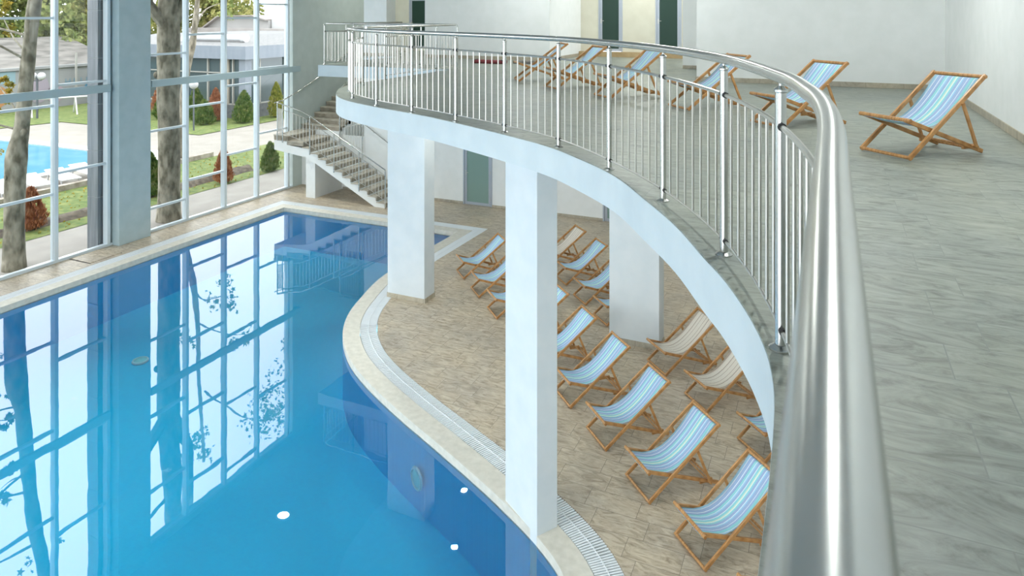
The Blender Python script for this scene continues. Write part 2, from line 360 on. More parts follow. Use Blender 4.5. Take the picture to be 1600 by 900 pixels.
door('door_5', 'dark green glass door in the stair hall opening', -16.40, -15.5, 25.78, D+.002, 2.15, DARKGLASS)

# ---------------------------------------------------------------- windows
def window(name, label, cat, mull, trans, y_lo, y_hi, axis='y', pos=X0):
    """mull: positions of mullions; trans: list (a, b, [heights]) per bay"""
    t = empty(name, (0, 0, 0)); tag(t, label, cat, None, 'structure'); H = 8.62
    def bx(a0, a1, d0, d1, z0, z1, nm, m=FRAME, par=t):
        b = MB()
        if axis == 'y': b.box(pos+d0, pos+d1, a0, a1, z0, z1)
        else: b.box(a0, a1, pos-d1, pos-d0, z0, z1)
        return b.obj(nm, m, par, bevel=.004 if m is FRAME else 0)
    bx(y_lo, y_hi, -.14, .0, 0, .07, 'sill_rail'); bx(y_lo, y_hi, -.14, 0, H-.07, H, 'head_rail')
    for m_ in mull: bx(m_-.045, m_+.045, -.16, .02, .07, H-.07, 'mullion')
    for a, b_, hs in trans:
        zs = [.07]+sorted(hs)+[H-.07]
        for h in hs: bx(a+.045, b_-.045, -.12, -.02, h-.03, h+.03, 'transom')
        for z0, z1 in zip(zs, zs[1:]): bx(a+.04, b_-.04, -.076, -.07, z0+.02, z1-.02, 'pane', GLASS)
    return t
def hs(first): return [h for h in (first, first+2.2, first+4.38, first+6.5) if h < 8.4]
t1 = window('window_1', 'tall gridded window left of the broad white pillar', 'window',
       [-6.0, -4.6, -3.2, -1.8, -.4, 1.0, 2.4, 3.8, 5.2, 6.6, 8.0, 9.9, 11.46, 12.86],
       [(a, b_, hs(h)) for a, b_, h in [(-6, -4.6, .6), (-4.6, -3.2, 1.2), (-3.2, -1.8, 1.7), (-1.8, -.4, 2.2), (-.4, 1, .6), (1, 2.4, 1.2), (2.4, 3.8, 1.7), (3.8, 5.2, 2.2), (5.2, 6.6, .66), (6.6, 8, .66), (8, 9.9, 1.2), (9.9, 11.46, 1.72), (11.46, 12.86, 2.22)]], -6, 12.98)
t2 = window('window_2', 'tall gridded window between the broad pillar and the stair', 'window', [14.0, 15.4, 16.87, 18.28, 19.75],
       [(14.0, 15.4, hs(.66)), (15.4, 16.87, hs(1.2)), (16.87, 18.28, hs(1.69)), (18.28, 19.75, hs(2.16))], 13.95, 19.97)
MB().box(X0+.0, X0+.1, -6, 12.86, 4.13, 4.33).obj('beam', BEAMM, t1, bevel=.006)
MB().box(X0+.02, X0+.12, 14.1, 20.25, 4.13, 4.33).obj('beam', BEAMM, t2, bevel=.006)
t3 = window('window_3', 'unseen glazed hall end, added behind the camera for daylight fill', 'window', [X0+.1+i*1.9 for i in range(11)],
       [(X0+.1+i*1.9, X0+.1+(i+1)*1.9, [2.2, 4.6, 6.7]) for i in range(10)], X0, X1, 'x', Y0)  # unseen glazing, added so daylight fills the end wall

# ---------------------------------------------------------------- railings
def interp(pts, s):
    for a, b in zip(pts, pts[1:]):
        l = (b-a).length
        if s <= l+1e-6: return a.lerp(b, s/l)
        s -= l
    return pts[-1].copy()
def plen(pts): return sum((b-a).length for a, b in zip(pts, pts[1:]))
_bal = {}
def baluster(parent, x, y, z0, z1, r=.0085):
    k = (round(z1-z0, 2), r)
    if k not in _bal:
        h = k[0]; _bal[k] = MB().tube([(0, 0, 0), (0, 0, h)], r, 8).obj('baluster', STEEL, parent, True); o = _bal[k]
    else: o = share(_bal[k], parent)
    o.location = (x, y, z0)
_post = {}
def post(parent, x, y, z0, h, r=.024):
    k = (round(h, 2), r)
    if k in _post: 
        src = _post[k]; o = share(src, parent); o.location = (x, y, z0)
        for ch in kids(src): share(ch, o)
        return o
    h = k[0]; o = MB().tube([(0, 0, 0), (0, 0, h-.035)], r, 16).obj('post', STEEL2, parent, True); o.location = (x, y, z0)
    MB().lathe([(.0, .0), (.05, .0), (.05, .008), (.035, .018), (r+.001, .022)], n=20).obj('base_flange', STEEL2, o, True)
    MB().lathe([(r, h-.04), (r+.005, h-.036), (r+.005, h-.026), (.012, h-.012), (.009, h-.01), (.009, h+.03), (0, h+.03)], n=16).obj('post_cap', STEEL2, o, True)
    _post[k] = o; return o
def railing(name, label, posts, nb, hand, hand_r=.03, hh=1.145, mid=.965, low=.09, path=None, group=None, z=D, pr=.024):
    """posts: xy list; path: function(i, t) -> xy between post i and i+1; hand: handrail points xyz"""
    t = empty(name, (0, 0, 0)); tag(t, label, 'railing', group)
    path = path or (lambda i, q: Vector(posts[i]).lerp(Vector(posts[i+1]), q))
    for i, p in enumerate(posts):
        post(t, p[0], p[1], z, hh, pr)
    for i in range(len(posts)-1):
        for hgt, r in ((mid, .0125), (low, .009)):
            pts = [(*path(i, q/6), z+hgt) for q in range(7)]
            MB().tube(pts, r, 8).obj('rail_bar', STEEL, t, True)
            for e in (0, -1):
                a = Vector(pts[e]); c = Vector(pts[1 if e == 0 else -2]); d_ = (c-a).normalized()
                MB().tube([a+d_*(pr-.002), a+d_*(pr+.022)], r+.006, 8).obj('bar_clamp', BLACK, t, True)
        for k in range(1, nb+1):
            p = path(i, k/(nb+1)); baluster(t, p.x, p.y, z+low, z+mid)
    MB().tube(hand, hand_r, 24).obj('handrail', STEEL2, t, True)
    return t
cposts = [(0.0, .85), (0.0, 2.05), (-.2, 3.28), (-.59, 4.42), (-1.19, 5.5), (-1.89, 6.41), (-2.71, 7.26), (-3.65, 7.89), (-4.62, 8.42), (-5.63, 8.92), (-6.57, 9.37), (-7.52, 10.02), (-8.23, 10.87), (-8.72, 11.96)]
ncp = len(cposts); cmid = catmull(cposts, 12)
def cpath(i, q):
    s = i*12+q*12; a = int(min(s, len(cmid)-2)); return cmid[a].lerp(cmid[a+1], s-a)
hand = [(0, -1.2, D+1.18), (0, -.5, D+1.18), (0, .2, D+1.18)]+[(p.x, p.y, D+1.18) for p in catmull([(0.0, .5), (0, 1.2), (0, 1.8), (-.02, 2.25), (-.07, 2.65)]+[(x, y) for x, y in cposts[2:]]+[(-8.95, 13.09)], 10)][:-10]
railing('railing', 'long curved steel railing with fat handrail sweeping from the camera to the deck tip', cposts, 7, hand, path=cpath)
sposts = [(-8.72, 11.98), (-8.95, 13.09), (-8.95, 14.2), (-8.95, 15.3), (-8.95, 16.40), (-10.06, 16.40), (-11.17, 16.40), (-12.28, 16.40), (-13.3, 16.40), (-13.3, 17.4), (-13.3, 18.4), (-13.3, 19.4), (-13.3, 20.4)]
spm = sposts[1:]
hand = [(*p, D+1.17) for p in [(-8.74, 12.1), (-8.86, 12.6), (-8.95, 13.15), (-8.95, 14.5), (-8.95, 16.30), (-8.99, 16.40), (-9.1, 16.42), (-11, 16.42), (-13.2, 16.42), (-13.3, 16.5), (-13.3, 18), (-13.3, 20.45)]]
railing('railing', 'straight-sided steel railing around the stairwell opening behind the deck tip', spm, 7, hand, .025, mid=.955, low=.1, pr=.02)
railing('railing', 'short steel railing in the stair hall opening beyond the deck', [(-14.3, 22.4), (-15.3, 22.4), (-16.2, 22.4)][:2]+[(-14.3, 22.4)][:0], 7, [(-14.15, 22.4, D+1.1), (-15.45, 22.4, D+1.1)], .022, hh=1.07, mid=.92)

# ---------------------------------------------------------------- staircase
stc = empty('staircase', (0, 0, 0)); tag(stc, 'tiled staircase with white stringer climbing beside the far pool end', 'staircase', None, 'structure')
RUN, RISE, XS, YA, YB = .333, .17, -13.0, 19.0, 20.42
prof = []
for k in range(1, 11):
    x0 = XS-RUN*(k-1); z = RISE*k
    o = MB().box(x0-RUN-.0, x0+.02, YA+.012, YB, z-RISE+.02, z-.03).obj('step', STAIRM, stc)
    MB().box(x0-RUN+.01, x0+.035, YA-.02, YB, z-.03, z).obj('tread', NOSE, o)
# winder steps / landing
o = MB().box(-17.0, -16.31, YA+.012, YB, 1.72, 1.84).obj('step', STAIRM, stc); MB().box(-17.02, -16.28, YA-.02, YB, 1.84, 1.87).obj('tread', NOSE, o)
o = MB().box(-17.58, -16.95, YA+.012, YB, 1.85, 2.01).obj('landing', STAIRM, stc); MB().box(-17.58, -16.92, YA-.02, YB, 2.01, 2.04).obj('tread', NOSE, o)
for k in range(16):
    z = 2.2+.165*k+.01; y = 20.45+.34*k-.0
    if z > D+.01: break
    o = MB().box(-17.59, -15.93, y, y+.36, z-.165, z-.03).obj('step', STAIRM, stc); MB().box(-17.59, -15.91, y-.02, y+.34, z-.03, z).obj('tread', NOSE, o)
# stringers (profile in x-z, extruded across y)
def xz_prism(pts, y0, y1):
    b = MB(); n_ = len(pts); b.add([(x, y0, z) for x, z in pts]+[(x, y1, z) for x, z in pts],
        [tuple(range(n_)), tuple(range(2*n_-1, n_-1, -1))]+[(i, (i+1) % n_, n_+(i+1) % n_, n_+i) for i in range(n_)]); return b
pts = [(-12.85, 0)]
zig = []
for k in range(1, 11):
    x0 = XS-RUN*(k-1); zig += [(x0-.02, RISE*(k-1)+.02), (x0-.02, RISE*k-.05)]
top = zig+[(-16.31, 1.66), (-17.0, 1.72), (-17.0, 1.84), (-17.56, 1.84)]
bot = [(-17.56, 1.52), (-16.2, 1.36), (-15.9, 1.25), (-13.4, 0), ]
xz_prism([(-13.0, 0)]+[p for p in top]+bot, YA, YB-.02).obj('stringer', WALL, stc)
b = MB()
b.add([(-17.59, 20.44, 1.7), (-15.93, 20.44, 1.7), (-15.93, 25.8, 4.4), (-17.59, 25.8, 4.4), (-17.59, 20.44, 2.03), (-15.93, 20.44, 2.03), (-15.93, 25.8, 4.64), (-17.59, 25.8, 4.64)],
      [(0, 3, 2, 1), (4, 5, 6, 7), (0, 1, 5, 4), (1, 2, 6, 5), (2, 3, 7, 6), (3, 0, 4, 7)]); b.obj('flight_soffit', WALL, stc)

def stair_rail(name, label, verts_, posts, nb, top=1.1, mid=.92, low=.12, hr=.021, extra=None, drop=.2):
    """verts_: polyline of nosing line (x,y,z); posts: parameters along polyline by index fraction"""
    t = empty(name); tag(t, label, 'railing')
    V = [Vector(v) for v in verts_]
    def at(s): return interp(V, s)
    tot = plen(V); up = Vector((0, 0, 1))
    for s in posts:
        p = at(s); 
        MB().tube([p-up*drop, p+up*(top-.02)], .02, 12).obj('post', STEEL2, t, True)
    for hgt, r in ((mid, .011), (low, .010)):
        MB().tube([v+up*hgt for v in V], r, 8).obj('rail_bar', STEEL, t, True)
    ps = list(posts)
    for a, b_ in zip(ps, ps[1:]):
        for k in range(1, nb+1):
            p = at(a+(b_-a)*k/(nb+1)); baluster(t, p.x, p.y, p.z+low, p.z+mid)
    MB().tube((extra or [])+[v+up*top for v in V], hr, 14).obj('handrail', STEEL2, t, True)
    return t
yo = YA-.08
SL = RISE/RUN
v = [(-12.93, yo, .14), (-15.95, yo, .14+3.02*SL), (-16.3, yo, .14+3.3*SL), (-17.35, yo, 2.06)]
s1 = math.hypot(1, SL)
L1_ = plen([Vector(p) for p in v])
stair_rail('railing', 'steel railing on the pool side of the lower stair flight', v, [0, 1.02*s1, 2.02*s1, 3.02*s1, L1_-.24, L1_], 7)
v = [(-13.0, 20.40, .46), (-14.0, 20.40, 1.0), (-15.88, 20.40, 1.86)]
t = empty('handrail'); tag(t, 'steel handrail rising along the white wall behind the lower stair flight', 'handrail')
MB().tube([(-12.9, 20.36, 1.28), (-14.0, 20.36, 1.92), (-14.85, 20.36, 2.43)], .021, 12).obj('rail_bar', STEEL2, t, True)
for x in (-13.3, -14.4): MB().tube([(x, 20.36, 1.28+(-12.9-x)*.59), (x, 20.36, 1.21+(-12.9-x)*.59), (x, 20.5, 1.21+(-12.9-x)*.59)], .008, 8).obj('bracket', STEEL, t, True)
v = [(-14.87, 20.38, 1.33), (-15.88, 20.38, 1.80)]
stair_rail('railing', 'steel railing at the inner corner where the two stair flights meet', v, [0, plen([Vector(p) for p in v])-.03], 7, top=1.13, mid=.95)
v = [(-15.88, 20.42, 2.35), (-15.88, 25.2, 4.65)]
stair_rail('railing', 'steel railing along the open side of the upper stair flight', v, [0.02, 1.3, 2.6, 3.9], 8, top=1.2, mid=1.0)
t = empty('handrail'); tag(t, 'dark steel wall handrail climbing the shade-toned wall beside the upper flight', 'handrail')
MB().tube([(-17.5, 18.95, 3.14), (-17.5, 19.35, 3.18), (-17.5, 20.28, 3.47), (-17.5, 21.52, 3.95), (-17.5, 25.2, 5.8)], .021, 12).obj('rail_bar', STEEL2, t, True)
for y, z in ((20.1, 3.41), (21.6, 3.99), (23.3, 4.85)): MB().tube([(-17.5, y, z), (-17.5, y, z-.07), (-17.6, y, z-.07)], .008, 8).obj('bracket', STEEL, t, True)

# ---------------------------------------------------------------- deckchairs
WOOD = noisy('oiled_wood', (.36, .165, .05), (.56, .30, .115), 9, .42, stretch=(8, 1, 1), coord='Object')
def stripes(name, stops):
    m = mat(name, (1, 1, 1), .85); tc_ = N(m, 'ShaderNodeTexCoord'); sx = N(m, 'ShaderNodeSeparateXYZ'); L(m, tc_.outputs['Generated'], sx.inputs[0])
    r1 = ramp(m, stops[:31], 'CONSTANT'); L(m, sx.outputs['X'], r1.inputs[0])
    wv = N(m, 'ShaderNodeTexNoise', Scale=160, Detail=1); L(m, tc_.outputs['Object'], wv.inputs['Vector']); rr = ramp(m, [(.3, (.88, .88, .88)), (.7, (1, 1, 1))]); L(m, wv.outputs['Fac'], rr.inputs[0])
    mx = N(m, 'ShaderNodeMix', data_type='RGBA', blend_type='MULTIPLY'); mx.inputs[0].default_value = 1; L(m, r1.outputs[0], mx.inputs[6]); L(m, rr.outputs[0], mx.inputs[7])
    L(m, mx.outputs[2], bsdf(m).inputs['Base Color'])
    return m
peri, lb_, teal, wht, yel, dk = (.34, .46, .68), (.36, .61, .79), (.30, .65, .70), (.84, .87, .90), (.68, .80, .62), (.24, .32, .52)
seq = [(lb_, 6), (wht, 1), (peri, 7), (wht, 1.2), (peri, 4), (dk, .8), (teal, 5), (wht, 1), (lb_, 3), (peri, 5), (wht, 1.2), (teal, 5), (yel, 2.5), (wht, 1), (teal, 4), (peri, 5), (wht, 1.2), (lb_, 3), (peri, 6), (wht, 1.2), (peri, 4), (teal, 6), (wht, 1.2), (lb_, 4)]
def mk(seq):
    tot = sum(w_ for _, w_ in seq); s = 0; o = []
    for c_, w_ in seq: o.append((s/tot, c_)); s += w_
    return o
BLUE = stripes('blue_striped_canvas', mk(seq))
bg_, br_, gy = (.70, .63, .53), (.62, .53, .42), (.14, .14, .16)
seq2 = [(br_, 3), (gy, .7), (bg_, 3), ((.68, .63, .55), 4), (bg_, 3), (gy, .7), (br_, 1.5), ((.68, .63, .55), 4), (bg_, 2), (gy, .7), (bg_, 2), ((.68, .63, .55), 5), (bg_, 2), (gy, .7), (bg_, 3), ((.68, .63, .55), 3), (br_, 1.5), (gy, .7), (bg_, 3), ((.68, .63, .55), 4), (bg_, 3), (gy, .7), (br_, 3)]
SAND = stripes('beige_striped_canvas', mk(seq2))
def make_chair(fabric):
    t = empty('deckchair', (0, 0, 0)); W = .60
    def rail(x, a, b_, wd=.028, hg=.045): return MB().bar((x, *a), (x, *b_), wd, hg)
    for x in (.012, W-.012): rail(x, (-.015, .022), (1.06, .812)).obj('back_rail', WOOD, t, bevel=.006)
    for x in (.048, W-.048): rail(x, (-.02, .400), (1.06, .022)).obj('seat_rail', WOOD, t, bevel=.006)
    for x in (-.012, W+.012): rail(x, (.70, .545), (.90, .085), .022, .036).obj('strut', WOOD, t, bevel=.005)
    for nm, y, z, x0, x1, r in (('top_bar', 1.045, .800, -.01, W+.01, .019), ('front_bar', .0, .03, -.004, W+.004, .018), ('seat_bar', -.01, .397, -.006, W+.006, .021), ('rear_bar', .985, .052, .03, W-.03, .016), ('strut_bar', .90, .088, -.03, W+.03, .013)):
        MB().tube([(x0, y, z), (x1, y, z)], r, 12).obj(nm, WOOD, t, True)
    for x in (.055, W-.055):   # notched support blocks under the seat rails
        MB().box(x-.011, x+.011, .78, .97, .06, .105).obj('notch_block', WOOD, t, bevel=.003)
    prof = [(1.062, .781), (1.045, .777), (1.02, .778), (1.0, .766), (.9, .663), (.8, .560), (.7, .472), (.6, .398), (.5, .342), (.4, .308), (.3, .300), (.2, .314), (.1, .346), (.05, .364), (.015, .373), (-.01, .372), (-.028, .378)]
    x0, x1 = .058, W-.058; vs = []; fs = []; nx = 7
    for (y, z) in prof:
        sag = max(0, 1-abs(y-.4)/.6)
        for i in range(nx):
            u = i/(nx-1); cx = .5+(u-.5)*(1-.035*sag); vs.append((x0+(x1-x0)*cx, y, z+.012*sag*(abs(u-.5)*2)**2))
    for j in range(len(prof)-1):
        for i in range(nx-1): a = j*nx+i; fs.append((a, a+1, a+nx+1, a+nx))
    b = MB(); b.add(vs, fs); o = b.obj('canvas_seat', fabric, t, True, recalc=True)
    s_ = o.modifiers.new('thick', 'SOLIDIFY'); s_.thickness = .003; s_.offset = 0
    return t
protoB = make_chair(BLUE); protoS = make_chair(SAND)
used = {}
def chair(x, y, z, label, group, sand=False, ang=-45.5):
    p = protoS if sand else protoB
    if p.name not in used: used[p.name] = 1; c_ = p
    else: c_ = copy_tree(p)
    c_.location = (x, y, z); c_.rotation_euler = (0, 0, radians(ang)); tag(c_, label, 'deckchair', group)
G1, G2, G3 = 'deckchairs in the row beside the pool', 'deckchairs in the second row under the deck', 'deckchairs on the upper deck'
rowA = ['blue-striped deckchair cut off at the bottom edge, only its seat bar showing beside the handrail',
        'largest complete blue-striped deckchair at pool level, beside the nearest part of the handrail',
        'blue-striped deckchair at pool level, second complete one counted from the handrail',
        'blue-striped deckchair at pool level directly in front of the wide pillar and beige-striped chair',
        'blue-striped deckchair touching the right side of the nearest pillar, just below the wide pillar base',
        'blue-striped deckchair half hidden by the nearest pillar, above the one that touches it lowest',
        'blue-striped deckchair almost wholly hidden behind the nearest pillar, only corners showing',
        'blue-striped deckchair left of the nearest pillar, lowest of the three showing there',
        'blue-striped deckchair left of the nearest pillar, middle of the three showing there',
        'blue-striped deckchair left of the nearest pillar, farthest of the three, near the pool corner']
for i, lab in enumerate(rowA):
    k = i-1; chair(-1.69-.818*k, 8.49+.822*k, 0, lab, G1)
for x, y, lab, sand in [(-6.72, 16.5, 'beige-striped deckchair farthest back at pool level, beside the nearest pillar top', True),
                   (-5.92, 15.68, 'blue-striped deckchair in front of the farthest beige one, left of the wide pillar', False),
                   (-5.17, 14.81, 'blue-striped deckchair partly cut off by the left edge of the wide pillar', False),
                   (-4.46, 14.02, 'deckchair behind the wide pillar with only its front legs showing', False),
                   (-2.99, 12.56, 'beige-striped deckchair with dark lines right of the wide pillar base', True),
                   (-2.17, 11.70, 'beige-striped deckchair cut off by the curved deck edge', True),
                   (-1.24, 10.78, 'blue-striped deckchair showing only its front corner past the deck edge', False)]:
    chair(x, y, 0, lab, G2, sand)
for x, y, lab, a in [(.29, 8.39, 'large blue-striped deckchair standing alone by the right wall on the deck', -45), (-.97, 9.94, 'blue-striped deckchair on the deck behind the bend of the handrail', -45),
                  (-2.32, 11.16, 'blue-striped deckchair on the deck, third from the right wall', -49), (-3.82, 12.06, 'blue-striped deckchair on the deck in front of the right green door', -45),
                  (-5.17, 13.08, 'blue-striped deckchair on the deck in front of the left green door', -46), (-6.38, 14.33, 'farthest deckchair on the deck, against the white end wall', -56)]:
    chair(x, y, D+.002, lab, G3, False, a)

# items on the deck by the end wall
MATR = mat('red_vinyl', (.20, .035, .04), .6); MATD = mat('dark_vinyl', (.05, .05, .06), .5)
t = empty('exercise_mat', (-9.15, 18.75, D+.002)); tag(t, 'low dark red rolled mat lying on the deck floor before the end wall', 'mat')
for i in range(3): MB().tube([(-.5, -.09+.09*i, .05), (.5, -.09+.09*i, .05)], .05, 14).obj('roll', MATR, t, True)
for x in (-.45, .45): MB().box(x-.02, x+.02, -.16, .16, .09, .116).obj('strap', MATD, t)
o = MB().box(-8.5, -7.9, 18.95, 19.2, D+.002, D+.09).obj('storage_crate', noisy('grey_wood', (.16, .15, .14), (.3, .28, .25), 8), bevel=.01); tag(o, 'low dark crate on the deck floor right of the red mat', 'crate')

# ---------------------------------------------------------------- ceiling lamps: those mirrored in the pool, plus added fill
LENS = mat('lamp_glow', (1, 1, 1), .5, emit=(1, .97, .92), es=22); LENS2 = mat('fill_lamp_glow', (1, 1, 1), .5, emit=(1, .97, .92), es=3)
def downlight(x, y, z, r, watts, label, group, spread=pi):
    t = empty('ceiling_lamp', (x, y, z)); tag(t, label, 'lamp', group)
    MB().lathe([(r*.75, -.03), (r, -.03), (r*1.02, 0.0), (r*.7, 0.0)], n=24).obj('lamp_rim', mat('white_enamel', (.85, .85, .85), .4), t, True)
    MB().lathe([(r*.76, -.015), (.001, -.02)], n=24).obj('lamp_lens', LENS2 if 'out of' in label or 'hall' in label and 'corner' not in label else LENS, t)
    l = lamp_area('lamp_light', (0, 0, -.05), r*1.4, watts); l.parent = t; l.data.spread = spread
for i, (x, y, r, lab) in enumerate([(-15.18, 16.82, .22, 'round ceiling lamp above the far left pool corner')]):
    downlight(x, y, CEIL, r, 70, lab, 'ceiling lamps over the pool hall', radians(80))
for x in (-13.2, -9.2, -5.2):
    for y in (0, 5.2, 10.4):
        if x == -5.2 and y > 10: continue
        downlight(x, y, CEIL, .22, 45, 'unseen round fill lamp added over the pool hall, out of the picture', 'added fill lamps out of the picture', radians(80))  # unseen lamps added to brighten the pool basin
for x, y in ((.2, 6), (.2, 11), (-4, 14.5), (-8, 18.5), (-5.5, 22)):
    downlight(x, y, CEIL, .2, 95, 'unseen round fill lamp added over the upper deck, out of the picture', 'added deck fill lamps out of the picture')  # unseen lamps added to lift the deck and its walls
for x, y in ((-7.6, 14.26), (-6.99, 12.67), (-1.2, 10.2), (-3.2, 15.2), (-1, 17), (-4.6, 18.8), (-.2, 7), (-4.6, 10.4)):
    downlight(x, y, D-.331, .09, 24, 'round lamp in the soffit under the deck, most added as fill', 'soffit lamps under the deck')  # first two mirrored in the water; the rest added to brighten below
downlight(-15.2, 23.3, CEIL, .2, 95, 'unseen round fill lamp added in the stair hall', 'added hall fill lamps')  # unseen lamp added as fill for the stair

# ---------------------------------------------------------------- outdoors
PAVE = noisy('plaza_paving', (.25, .228, .195), (.29, .265, .23), 1.2, .85)
GRASS = noisy('lawn', (.065, .11, .018), (.165, .19, .05), 5, .9, bmp=.4, detail=12)
SOIL = noisy('soil', (.06, .048, .035), (.14, .115, .085), 6, .95, bmp=.6, detail=10)
gz = -.1
b = MB(); b.box(-80, X0-.2, -40, 90, gz-.3, gz-.02); o = b.obj('ground', PAVE); struct(o, 'pale beige paved plaza outside the windows', 'ground')
o = MB().box(-20.35, X0-.16, -10, 30, gz-.02, gz+.0).obj('path', noisy('path_slabs', (.26, .24, .215), (.30, .28, .25), 1.5, .85)); struct(o, 'narrow pale path right outside the window wall', 'path')
def lawn(poly, z, label):
    o = flat('lawn', poly, [], z, GRASS); struct(o, label, 'grass')
lawn([(-24.9, -10), (-20.35, -10), (-20.35, 40), (-24.9, 40)], gz+.012, 'strip of autumn lawn between the path and the outdoor paving')
lawn([(-30, 27), (-30, 60), (-47.9, 60), (-47.9, 21), (-42.5, 21), (-41, 27)], gz+.012, 'lawn in front of the pavilion and grey wall')
o = MB().box(-25.15, -24.9, -10, 23.2, gz-.02, gz+.2).obj('kerb', noisy('kerb_stone', (.25, .21, .17), (.42, .37, .31), 5, .9)); struct(o, 'low brown stone kerb behind the near lawn', 'kerb')
# soil ridge
b = MB(); vs = []; fs = []
rows, cw = 90, 7
for i in range(rows):
    y = 4+i*.2
    for j in range(cw):
        x = -21.55+(j-3)*.12; h = max(0, 1-((j-3)/3)**2)*.14*(.5+noise.noise(Vector((x*4, y*2.5, 3)))+.5)
        vs.append((x+.15*noise.noise(Vector((0, y, 9))), y, gz+.012+h))
for i in range(rows-1):
    for j in range(cw-1): a = i*cw+j; fs.append((a, a+1, a+cw+1, a+cw))
b.add(vs, fs); o = b.obj('soil_ridge', SOIL, smooth=True); tag(o, 'brown ridge of loose soil along the near lawn', 'soil', None, 'stuff')

# outdoor pool
OW = mat('outdoor_pool_water', (0.05, 0.25, 0.39), .12); nn = N(OW, 'ShaderNodeTexNoise', Scale=.8, Detail=4); rr = ramp(OW, [(.35, (0.06, 0.25, 0.4)), (.65, (0.11, 0.31, 0.425))]); L(OW, N(OW, 'ShaderNodeNewGeometry').outputs['Position'], nn.inputs['Vector']); L(OW, nn.outputs['Fac'], rr.inputs[0]); L(OW, rr.outputs[0], bsdf(OW).inputs['Base Color'])
t = empty('outdoor_pool'); tag(t, 'bright blue outdoor swimming pool on the plaza with white rim', 'pool', None, 'structure')
MB().box(-44, -28.2, -8, 21.7, gz-.02, gz+.03).obj('pool_surface', OW, t)
b = MB(); b.box(-28.25, -27.7, -8.5, 22.3, gz-.02, gz+.07); b.box(-44.6, -27.7, 21.65, 22.3, gz-.02, gz+.07); b.obj('pool_rim', mat('white_rim', (0.4, 0.39, 0.37), .7), t)

# outdoor loungers
WP = mat('white_plastic', (0.6, 0.6, 0.6), .45)
def lounger():
    t = empty('sun_lounger'); 
    b = MB(); b.box(-.32, .32, -.95, .35, .30, .34); b.obj('bed', WP, t, bevel=.01)
    b = MB(); b.bar((0, .33, .32), (0, .97, .44), .62, .035); b.obj('backrest', WP, t, bevel=.01)
    for x in (-.29, .29):
        for y, dy in ((-.75, -.1), (.55, .12)):
            MB().bar((x, y, .33), (x, y+dy, .0), .04, .05).obj('leg', WP, t, bevel=.005)
    return t
pl = lounger()
spots = [(-26.0, 14.2, 1.25), (-26.0, 15.2, 1.25), (-26.05, 16.2, 1.3), (-26.05, 17.2, 1.3), (-26.1, 18.2, 1.35), (-25.9, 21.1, 1.2)]
labs = ['white plastic sun lounger outdoors at the left edge of the view', 'white plastic sun lounger outdoors, second from the left behind the leaning trunk', 'white plastic sun lounger outdoors just left of the first window mullion',
        'white plastic sun lounger outdoors just right of the first window mullion', 'white plastic sun lounger outdoors next to the dark clad column', 'white plastic sun lounger outdoors behind the thick forked tree trunk']
for i, (x, y, a) in enumerate(spots):
    c_ = pl if i == 0 else copy_tree(pl); c_.location = (x, y, gz-.018); c_.rotation_euler = (0, 0, a); tag(c_, labs[i], 'sun lounger', 'white sun loungers outdoors')

# outside clad column
o = empty('clad_column', (0, 0, 0)); struct(o, 'dark grey metal-clad column just outside the window', 'pillar')
for z0, z1 in ((gz, 1.31), (1.31, 2.55), (2.55, 3.8), (3.8, 5.02), (5.02, 6.3), (6.3, 7.55), (7.55, 8.8)):
    MB().box(-18.22, -17.80, 12.70, 14.1, z0+.006, z1-.006).obj('cladding_panel', CLAD, o, bevel=.004)
MB().box(-18.2, -17.82, 12.72, 14.08, gz, 8.8).obj('column_core', mat('joint_grey', (.55, .58, .6), .5), o)

# shed wall with graffiti at far left
SHW = noisy('pale_render', (0.23, 0.235, 0.235), (0.28, 0.28, 0.27), .8, .85)
t = empty('garden_wall'); struct(t, 'long pale grey wall with graffiti and sloping rubble roof at far left', 'wall')
MB().box(-48.4, -48, 8, 36, gz, 2.55).obj('wall_face', SHW, t); MB().box(-48.5, -47.85, 8, 36, 2.55, 2.72).obj('coping', SHW, t)
b = MB(); b.add([(-48.2, 8, 2.7), (-48.2, 36, 2.7), (-54, 36, 4.5), (-54, 8, 4.5), (-54, 8, 0), (-54, 36, 0)], [(0, 1, 2, 3), (3, 2, 5, 4)])
b.obj('sloping_roof', noisy('weathered_roof', (0.09, 0.084, 0.075), (0.21, 0.195, 0.175), 1.5, .95, stretch=(1, .4, 1), bmp=.5), t)
def paint(c_): return mat('graffiti_paint', c_, .8)
def blob(pts, c_, nm='graffiti'):   # painted patch on wall, y-z polygon with thickness
    b = MB(); n_ = len(pts); b.add([(-47.99, y, z) for y, z in pts]+[(-47.975, y, z) for y, z in pts], [tuple(range(n_)), tuple(range(2*n_-1, n_-1, -1))]+[(i, (i+1) % n_, n_+(i+1) % n_, n_+i) for i in range(n_)]); return b.obj(nm, paint(c_), t)
def ell(cy, cz, ry, rz, n_=18): return [(cy+ry*cos(2*pi*k/n_), cz+rz*sin(2*pi*k/n_)) for k in range(n_)]
blob([(24, 1.7), (28.6, 1.75), (28.6, 2.5), (24, 2.5)], (0.2, 0.29, 0.32)); blob(ell(27.3, .95, .9, .75), (0.36, 0.18, 0.075)); blob(ell(30.1, 1.2, .7, .9), (0.29, 0.25, 0.29)); blob(ell(31.2, .8, .6, .6), (0.31, 0.24, 0.275))
def ring(cy, cz, ro, ri):
    b = MB(); n_ = 20; vs = []
    for r in (ro, ri): vs += [(-47.98, cy+r*cos(2*pi*k/n_), cz+r*sin(2*pi*k/n_)) for k in range(n_)]
    b.add(vs, [(k, (k+1) % n_, n_+(k+1) % n_, n_+k) for k in range(n_)]); o = b.obj('graffiti', paint((0.06, 0.18, 0.275)), t); s_ = o.modifiers.new('t', 'SOLIDIFY'); s_.thickness = .01
ring(33.55, 1.0, .33, .18)
